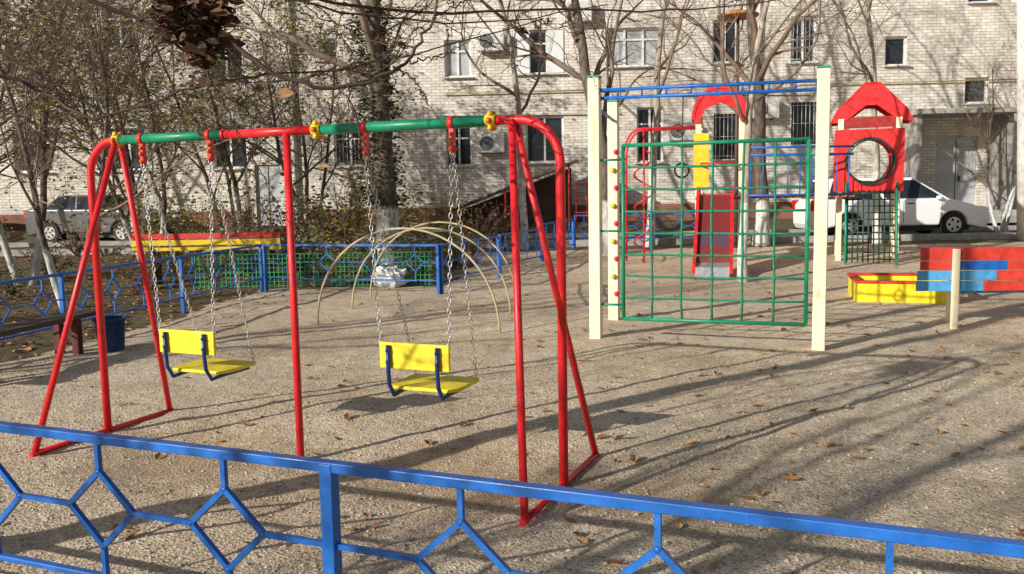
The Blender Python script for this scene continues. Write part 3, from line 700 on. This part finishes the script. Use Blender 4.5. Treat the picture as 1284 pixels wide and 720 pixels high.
for a_,b_ in (((-2.0,-.10,4.62),(3.4,-.10,4.63)),((9.2,-.10,4.66),(15.5,-.10,4.66))):
    mb=MB(); mb.tube([a_,b_],.022,8); mb.obj("gas_pipe",[GPIPE],bd)
for x in (7.45,-6.6):
    mb=MB(); mb.tube([(x,-.09,.8),(x,-.09,16)],.06,10); mb.obj("drain_pipe",[ACW],bd)
for (a_,b_) in (((-2,3.95),(3.4,3.9)),((4.9,4.4),(9,4.35))):
    mb=MB(); mb.tube([(a_[0],-.03,a_[1]),(b_[0],-.03,b_[1])],.012,4); mb.obj("cable",[BLACK],bd)
e=thing("air_conditioner","white wall mounted air conditioner unit on brick facade","air conditioner",(0,0,0),rad(-2.6),"air conditioners on the facade")
mb=MB(); mb.box((0,-.22,0),(.82,.28,.56)); o_=mb.obj("case",[ACW],e); bev(o_,.02)
mb=MB(); 
for R in (.06,.11,.16,.21): mb.ring((-.12,-.365,0),R,.007,'y',18,4)
mb.tube([(-.12,-.362,0),(-.12,-.355,0)],.22,20,1); mb.obj("fan_grille",[WHITE,BLACK],e)
for x in (-.25,.25):
    mb=MB(); mb.box((x,-.15,-.30),(.04,.32,.03)); mb.obj("wall_bracket",[DARKMET],e)
c_,s_=math.cos(rad(-2.6)),math.sin(rad(-2.6))
def on_wall(x,z): return (c_*x,27+s_*x,z)
e.location=on_wall(-.5,6.1)
for x,z in ((7.6,3.95),(5.15,3.35),(2.1,6.9),(-.55,3.1)): copy_thing(e,on_wall(x,z),rad(-2.6))
sc_=thing("stair_cover","dark sheet metal sloping cover over basement stairs","stair cover",(-1.9,25.9,.62),rad(-2.6))
th=.36; R_=Matrix.Rotation(-th,3,'Y'); mb=MB(); mb.box((1.85,-.2,1.12),(4.3,1.6,.05),0,R_)
for k in range(15): mb.box((.0+k*.27,-.2,1.155+(k*.27-1.85)*math.tan(th)),(.03,1.6,.04),0,R_)
mb.obj("roof_sheet",[DARKMET],sc_)
mb=MB(); mb.prism([(.2,0),(3.7,0),(3.7,1.70),(.2,.42)],.45,.5); mb.obj("side_wall",[DARKMET],sc_)
for x in (.3,1.8,3.6):
    mb=MB(); mb.tube([(x,-.9,0),(x,-.9,.50+x*.36)],.03,8); mb.obj("post",[RED2],sc_)
mb=MB()
for z in (.4,.8,1.2): mb.tube([(3.75,-.9,z),(4.8,-.9,z)],.02,6)
for x in (3.8,4.1,4.4,4.75): mb.tube([(x,-.9,0),(x,-.9,1.25)],.02,6)
mb.obj("railing",[DRED],sc_)
wp=thing("plank_pile","untidy pile of old brown planks beneath stair cover","pile of planks",(-.6,24.9,.45),.05)
rg=random.Random(9)
for k in range(7):
    mb=MB(); mb.box((rg.uniform(-.2,.6),rg.uniform(-.2,.2),.04+k*.06),(rg.uniform(1.2,2.2),.16,.05),0,Matrix.Rotation(rg.uniform(-.25,.25),3,'Z')@Matrix.Rotation(rg.uniform(-.06,.06),3,'Y')); mb.obj("plank",[BROWNWOOD if k%3 else DARKWOOD],wp)
pl=thing("concrete_pole","pale concrete utility pole standing near the road","pole",(12.62,21.5,.2))
mb=MB(); mb.tube([(0,0,-.3),(-.15,0,3),(-.5,0,9)],[.19,.17,.13],12); mb.obj("pole_shaft",[plain("pale_concrete",(.62,.60,.56),.85)],pl)
mb=MB(); mb.tube([(-.5,0,8.9),(-.6,-.8,9.2)],.03,8); mb.sphere((-.62,-1.0,9.2),(.1,.3,.07)); mb.obj("lamp_head",[ACW],pl)

# ---------------------------------------------------------------- trees
def grow(mt,mc,ml,p,d,r,L,lev,rg,maxlev,ks,up,leafp,ls,bare=.25):
    n_=max(3,int(L/(.5 if lev==0 else .3))); n_=min(n_,14); seg=L/n_; pts=[p.copy()]; rs=[r]; dirs=[d.copy()]
    wob=(.07,.14,.2,.28,.3)[lev]
    for i in range(n_):
        d=(d+V((rg.gauss(0,wob),rg.gauss(0,wob),rg.gauss(0,wob*.6)+up))).normalized(); p=p+d*seg
        pts.append(p.copy()); dirs.append(d.copy()); rs.append(max(.0026,r*(1-(.72 if lev<2 else .8)*(i+1)/n_)))
    if lev==0: rs[0]*=1.25
    (mt if lev==0 else mc).tube(pts,rs,(10,7,5,3,3)[lev],0,cap=False)
    if lev>=maxlev-1 and leafp>0:
        for q in pts[1:]:
            if rg.random()<leafp: leaf(ml,q+V([rg.uniform(-.05,.05) for _ in range(3)]),rg.uniform(*ls),rg)
    if lev<maxlev:
        k=ks[lev]
        for i in range(k):
            t=bare+(1-bare)*(i+rg.random())/k if lev==0 else .15+.85*(i+rg.random())/k
            t=min(t,.999); f_=t*n_; i0=int(f_); q=pts[i0].lerp(pts[i0+1],f_-i0); dd=dirs[i0+1]
            ax=dd.orthogonal().normalized(); ax=Matrix.Rotation(rg.random()*6.283+i*2.4,3,dd)@ax
            nd=(Matrix.Rotation(rg.uniform(.45,1.05),3,ax)@dd).normalized()
            grow(mt,mc,ml,q,nd,max(.003,rs[i0]*rg.uniform(.42,.62)),L*rg.uniform(.38,.62)*(1.15-.5*t),lev+1,rg,maxlev,ks,up*.8,leafp,ls)
def tree(label,loc,seed,H,r,ks,up=.03,leafp=0,ls=(.02,.04),bare=.25,stems=1,barkm=BARK,leafm=LEAFY,lean=(0,0),ivy=False,maxlev=4):
    rg=random.Random(seed); e=thing("tree",label,"tree",(loc[0],loc[1],gz(*loc[:2])-.05),0,"bare trees around the playground")
    mt,mc,ml=MB(),MB(),MB()
    for k in range(stems):
        a=k*2*math.pi/stems+rg.random(); sp=.0 if stems==1 else rg.uniform(.15,.38)
        d=V((math.cos(a)*sp+lean[0],math.sin(a)*sp+lean[1],1)).normalized()
        grow(mt,mc,ml,V((math.cos(a)*.08*(stems>1),math.sin(a)*.08*(stems>1),0)),d,r*(1 if k==0 else rg.uniform(.6,.95)),H*rg.uniform(.85,1),0,rg,maxlev,ks,up,leafp,ls,bare)
    mt.obj("trunk",[barkm],e,fix=False); mc.obj("crown",[TWIG],e,fix=False)
    if ml.v: ml.obj("foliage",[leafm],e,fix=False)
    if ivy:
        mi=MB()
        for i in range(3200):
            z=rg.uniform(1.3,5.5); a=rg.random()*6.28; R=r*.95+rg.random()**2*.30
            leaf(mi,(lean[0]*z+math.cos(a)*R,math.sin(a)*R+lean[1]*z,z),rg.uniform(.03,.06),rg)
        mi.obj("ivy",[IVY],e,fix=False)
    return e
A=tree("large bare tree with ivy covered trunk and whitewashed base",(-2.72,19.2),11,9.5,.27,[8,6,5,4],bare=.3,ivy=True,lean=(-.04,0))
B=tree("slender bare tree with pale whitewashed trunk",(4.05,15.3),21,7.5,.085,[8,6,5,3],bare=.32,lean=(-.01,0),barkm=BARKL)
C=tree("tall bare tree with whitewashed trunk base",(2.25,19.9),31,10,.19,[9,6,5,4],bare=.3,lean=(-.02,0))
Dt=tree("thin bare many stemmed tree near the entrance",(13.35,23.9),41,5.5,.06,[7,6,5,3],bare=.25,stems=3,up=.05)
E=tree("many stemmed tree with sparse yellowing leaves",(-7.3,17.6),51,5.5,.06,[9,7,5,4],bare=.24,leafp=.30,stems=3,ls=(.03,.05))
F=tree("bare tree with thin whitewashed trunk in leafy soil",(-9.3,16.7),61,6,.08,[9,7,5,4],bare=.26,leafp=.07,ls=(.03,.05),stems=2,leafm=LEAFB)
Gt=tree("bare tree casting branch shadows over the gravel",(-7.0,-2.2),71,9,.10,[7,5,4,3],bare=.25,maxlev=3,lean=(.02,.02))
Bn="bare tree standing between the road and facade"
copy_thing(C,(6.1,21.4,gz(0,21.4)),2.1,.95,Bn); copy_thing(B,(3.4,21.5,gz(0,21.4)),1.2,1.3,Bn); copy_thing(B,(8.9,21.3,gz(0,21.3)),4.0,1.2,Bn)
copy_thing(F,(-14.6,23.2,.2),1.0,1.35,"tall bare tree beside parked silver car"); copy_thing(E,(-11.5,18.5,.1),2.0,1.1); copy_thing(E,(-4.9,21.6,.2),4.2,1.15)
copy_thing(F,(-6.7,13.2,-.03),3.0,.75,"young bare tree inside leaf strewn garden"); copy_thing(F,(-9.6,22.5,.25),1.4,1.2)
copy_thing(B,(.3,21.5,.2),3.3,1.2,Bn); copy_thing(F,(-12.5,14.5,0),.4,1.1,"dense bare twiggy tree beside blue fence"); copy_thing(E,(-7.0,22.3,.2),5.4,1.2); copy_thing(F,(-9.2,13.2,-.03),5.0,.85,"dense bare twiggy tree beside blue fence")
SH="bare tree casting branch shadows over the gravel"
for i,(src,x,y,ro,k) in enumerate([(Gt,-5.2,-5.0,1.4,.95),(Gt,-14,1.6,2.5,1.1),(Gt,-9.2,5.2,3.6,.85),(Gt,-2.0,-7.2,5.1,1.0),(Gt,-12.0,8.0,.6,.9),(F,-5.2,-.3,2.0,.62)]):
    copy_thing(src,(x,y,-.05),ro,k,SH)

# overhanging branches near the viewer
ov=thing("tree","tree with overhanging twigs and dry curled leaves","tree",(-4.6,2.4,0))
def lw(p): return V(p)-V((-4.6,2.4,0))
mt,mc,ml=MB(),MB(),MB(); rg=random.Random(77)
mt.tube([(0,0,-.1),(.05,.02,1.2),(0,.1,2.6),(.15,.1,4.5),(.2,.2,6.5)],[.16,.13,.11,.08,.03],10)
def twig(pts,r0,r1,dens=5,leafn=.0,sub=1,L=.5):
    P_=[V(q) for q in pts]; out=[]
    for i in range(len(P_)-1):
        a=P_[max(i-1,0)];b_=P_[i];c_=P_[i+1];d_=P_[min(i+2,len(P_)-1)]
        for k in range(6):
            t=k/6; out.append(.5*((2*b_)+(c_-a)*t+(2*a-5*b_+4*c_-d_)*t*t+(3*b_-a-3*c_+d_)*t**3)+V([rg.gauss(0,.006) for _ in range(3)]))
    out.append(P_[-1]); n_=len(out)
    mc.tube(out,[r0+(r1-r0)*i/(n_-1) for i in range(n_)],6,cap=False)
    if sub:
        for k in range(dens):
            i=rg.randrange(2,n_-1); p=out[i]; d=(out[i]-out[i-1]).normalized(); nd=(d+V([rg.gauss(0,.7) for _ in range(3)])).normalized()
            LL=L*rg.uniform(.4,1.2); q=[p]; 
            for s_ in range(4): nd=(nd+V([rg.gauss(0,.15) for _ in range(3)])).normalized(); p=p+nd*LL/4; q.append(p)
            twig(q,max(.0028,r1*1.0),.0015,2 if sub>1 else 0,leafn,sub-1,L*.5)
    if leafn:
        for p in out:
            if rg.random()<leafn: leaf(ml,p+V([rg.uniform(-.03,.03) for _ in range(3)]),rg.uniform(.02,.04),rg)
S0=(-4.5,2.5,2.4)
twig([lw(S0),lw((-3.2,3.3,2.55)),lw((-2.3,3.8,2.62)),lw((-1.65,4,2.58)),lw((-1.23,4,2.34)),lw((-1.05,4,2.19)),lw((-.78,4.05,2.13)),lw((-.5,4.1,2.22)),lw((-.36,4.2,2.42)),lw((-.3,4.3,2.7))],.018,.005,14,.015,2)
twig([lw((-4.5,2.5,3.2)),lw((-3,3.4,3.0)),lw((-1.9,3.9,2.55)),lw((-1.5,4,2.35)),lw((-1.3,4.0,2.12)),lw((-1.24,4,1.95))],.014,.003,8,.03,2)
twig([lw((-4.5,2.5,2.0)),lw((-3,3.2,2.1)),lw((-2.3,4,2.2)),lw((-1.86,4,2.02)),lw((-1.4,4,2.14)),lw((-1.1,4.1,2.2)),lw((-.6,4.4,2.3)),lw((.2,5,2.6))],.010,.003,14,.015,2)
twig([lw((-1.6,4,2.75)),lw((-1.2,4.1,2.6)),lw((-.7,4.3,2.5)),lw((-.1,4.8,2.55)),lw((.6,5.4,2.75))],.007,.003,14,.01,2)
twig([lw((-4.4,2.5,3.6)),lw((-2.5,4.0,3.1)),lw((-1.0,5.2,2.75)),lw((.3,6,2.85)),lw((1.6,6.8,3.0)),lw((3.0,7.5,3.3))],.014,.003,24,.0,2,.9)
for cx_,cy_,cz_,sd,nn_ in ((-1.43,4.0,2.47,.055,300),(-1.34,4.0,2.38,.05,240),(-1.47,4.02,2.40,.04,110),(-1.28,4.0,2.47,.03,70),(-1.36,4.0,2.28,.028,60)):
    for i in range(nn_):
        a=V((rg.gauss(cx_,sd),rg.gauss(cy_,.045),rg.gauss(cz_,sd))); leaf(ml,lw(a),rg.uniform(.018,.046),rg)
for k in range(18):
    p=V((rg.gauss(-1.4,.06),4,2.5)); twig([lw(p),lw(p+V((rg.gauss(0,.09),rg.gauss(0,.05),-.1))),lw(p+V((rg.gauss(0,.16),rg.gauss(0,.08),-.27)))],.004,.002,0,.12,0)
lb=MB()
for c_ in ((-.85,4,1.77),(-1.36,4,2.0),(-1.40,4,1.93),(-1.3,4.,2.06),(-1.85,4,1.98),(-1.0,4,2.1)): leaf(lb,lw(c_),.045,rg)
mc.tube([lw((-.84,4,2.13)),lw((-.87,4,1.95)),lw((-.85,4,1.80))],.0015,4,cap=False)
mt.obj("trunk",[BARKP],ov,fix=False); mc.obj("crown",[DTWIG],ov,fix=False); ml.obj("foliage",[LEAFD],ov,fix=False); lb.obj("hanging_leaves",[LEAFF],ov,fix=False)

# ---------------------------------------------------------------- camera, light
p_=rad(6.22); rr_=rad(1.0)
M=Matrix.Rotation(rad(90)-p_,4,'X')@Matrix.Rotation(-rr_,4,'Z')
cam=bpy.data.cameras.new("camera"); cam.sensor_width=36; cam.lens=1100/1284*36; cam.clip_end=500; cam.clip_start=.05
co=bpy.data.objects.new("camera",cam); col.objects.link(co); co.matrix_world=Matrix.Translation((0,0,1.65))@M; scene.camera=co
el=rad(21); d=V((.79,.61,0)).normalized()*math.cos(el)+V((0,0,-math.sin(el)))
s=bpy.data.lights.new("sun",'SUN'); s.energy=5; s.angle=rad(.5); s.color=(1,.96,.87)
so=bpy.data.objects.new("sun",s); col.objects.link(so); so.rotation_euler=d.to_track_quat('-Z','Y').to_euler()
w=bpy.data.worlds.new("World"); scene.world=w; w.use_nodes=True
n=w.node_tree.nodes; l=w.node_tree.links; sky=n.new("ShaderNodeTexSky"); sky.sky_type='NISHITA'; sky.sun_disc=False
sky.sun_elevation=el; sky.sun_rotation=math.atan2(-.79,-.61)%(2*math.pi)
l.new(sky.outputs[0],n["Background"].inputs[0]); n["Background"].inputs[1].default_value=.075
scene.view_settings.view_transform='Standard'; scene.view_settings.look='None'; scene.view_settings.exposure=0
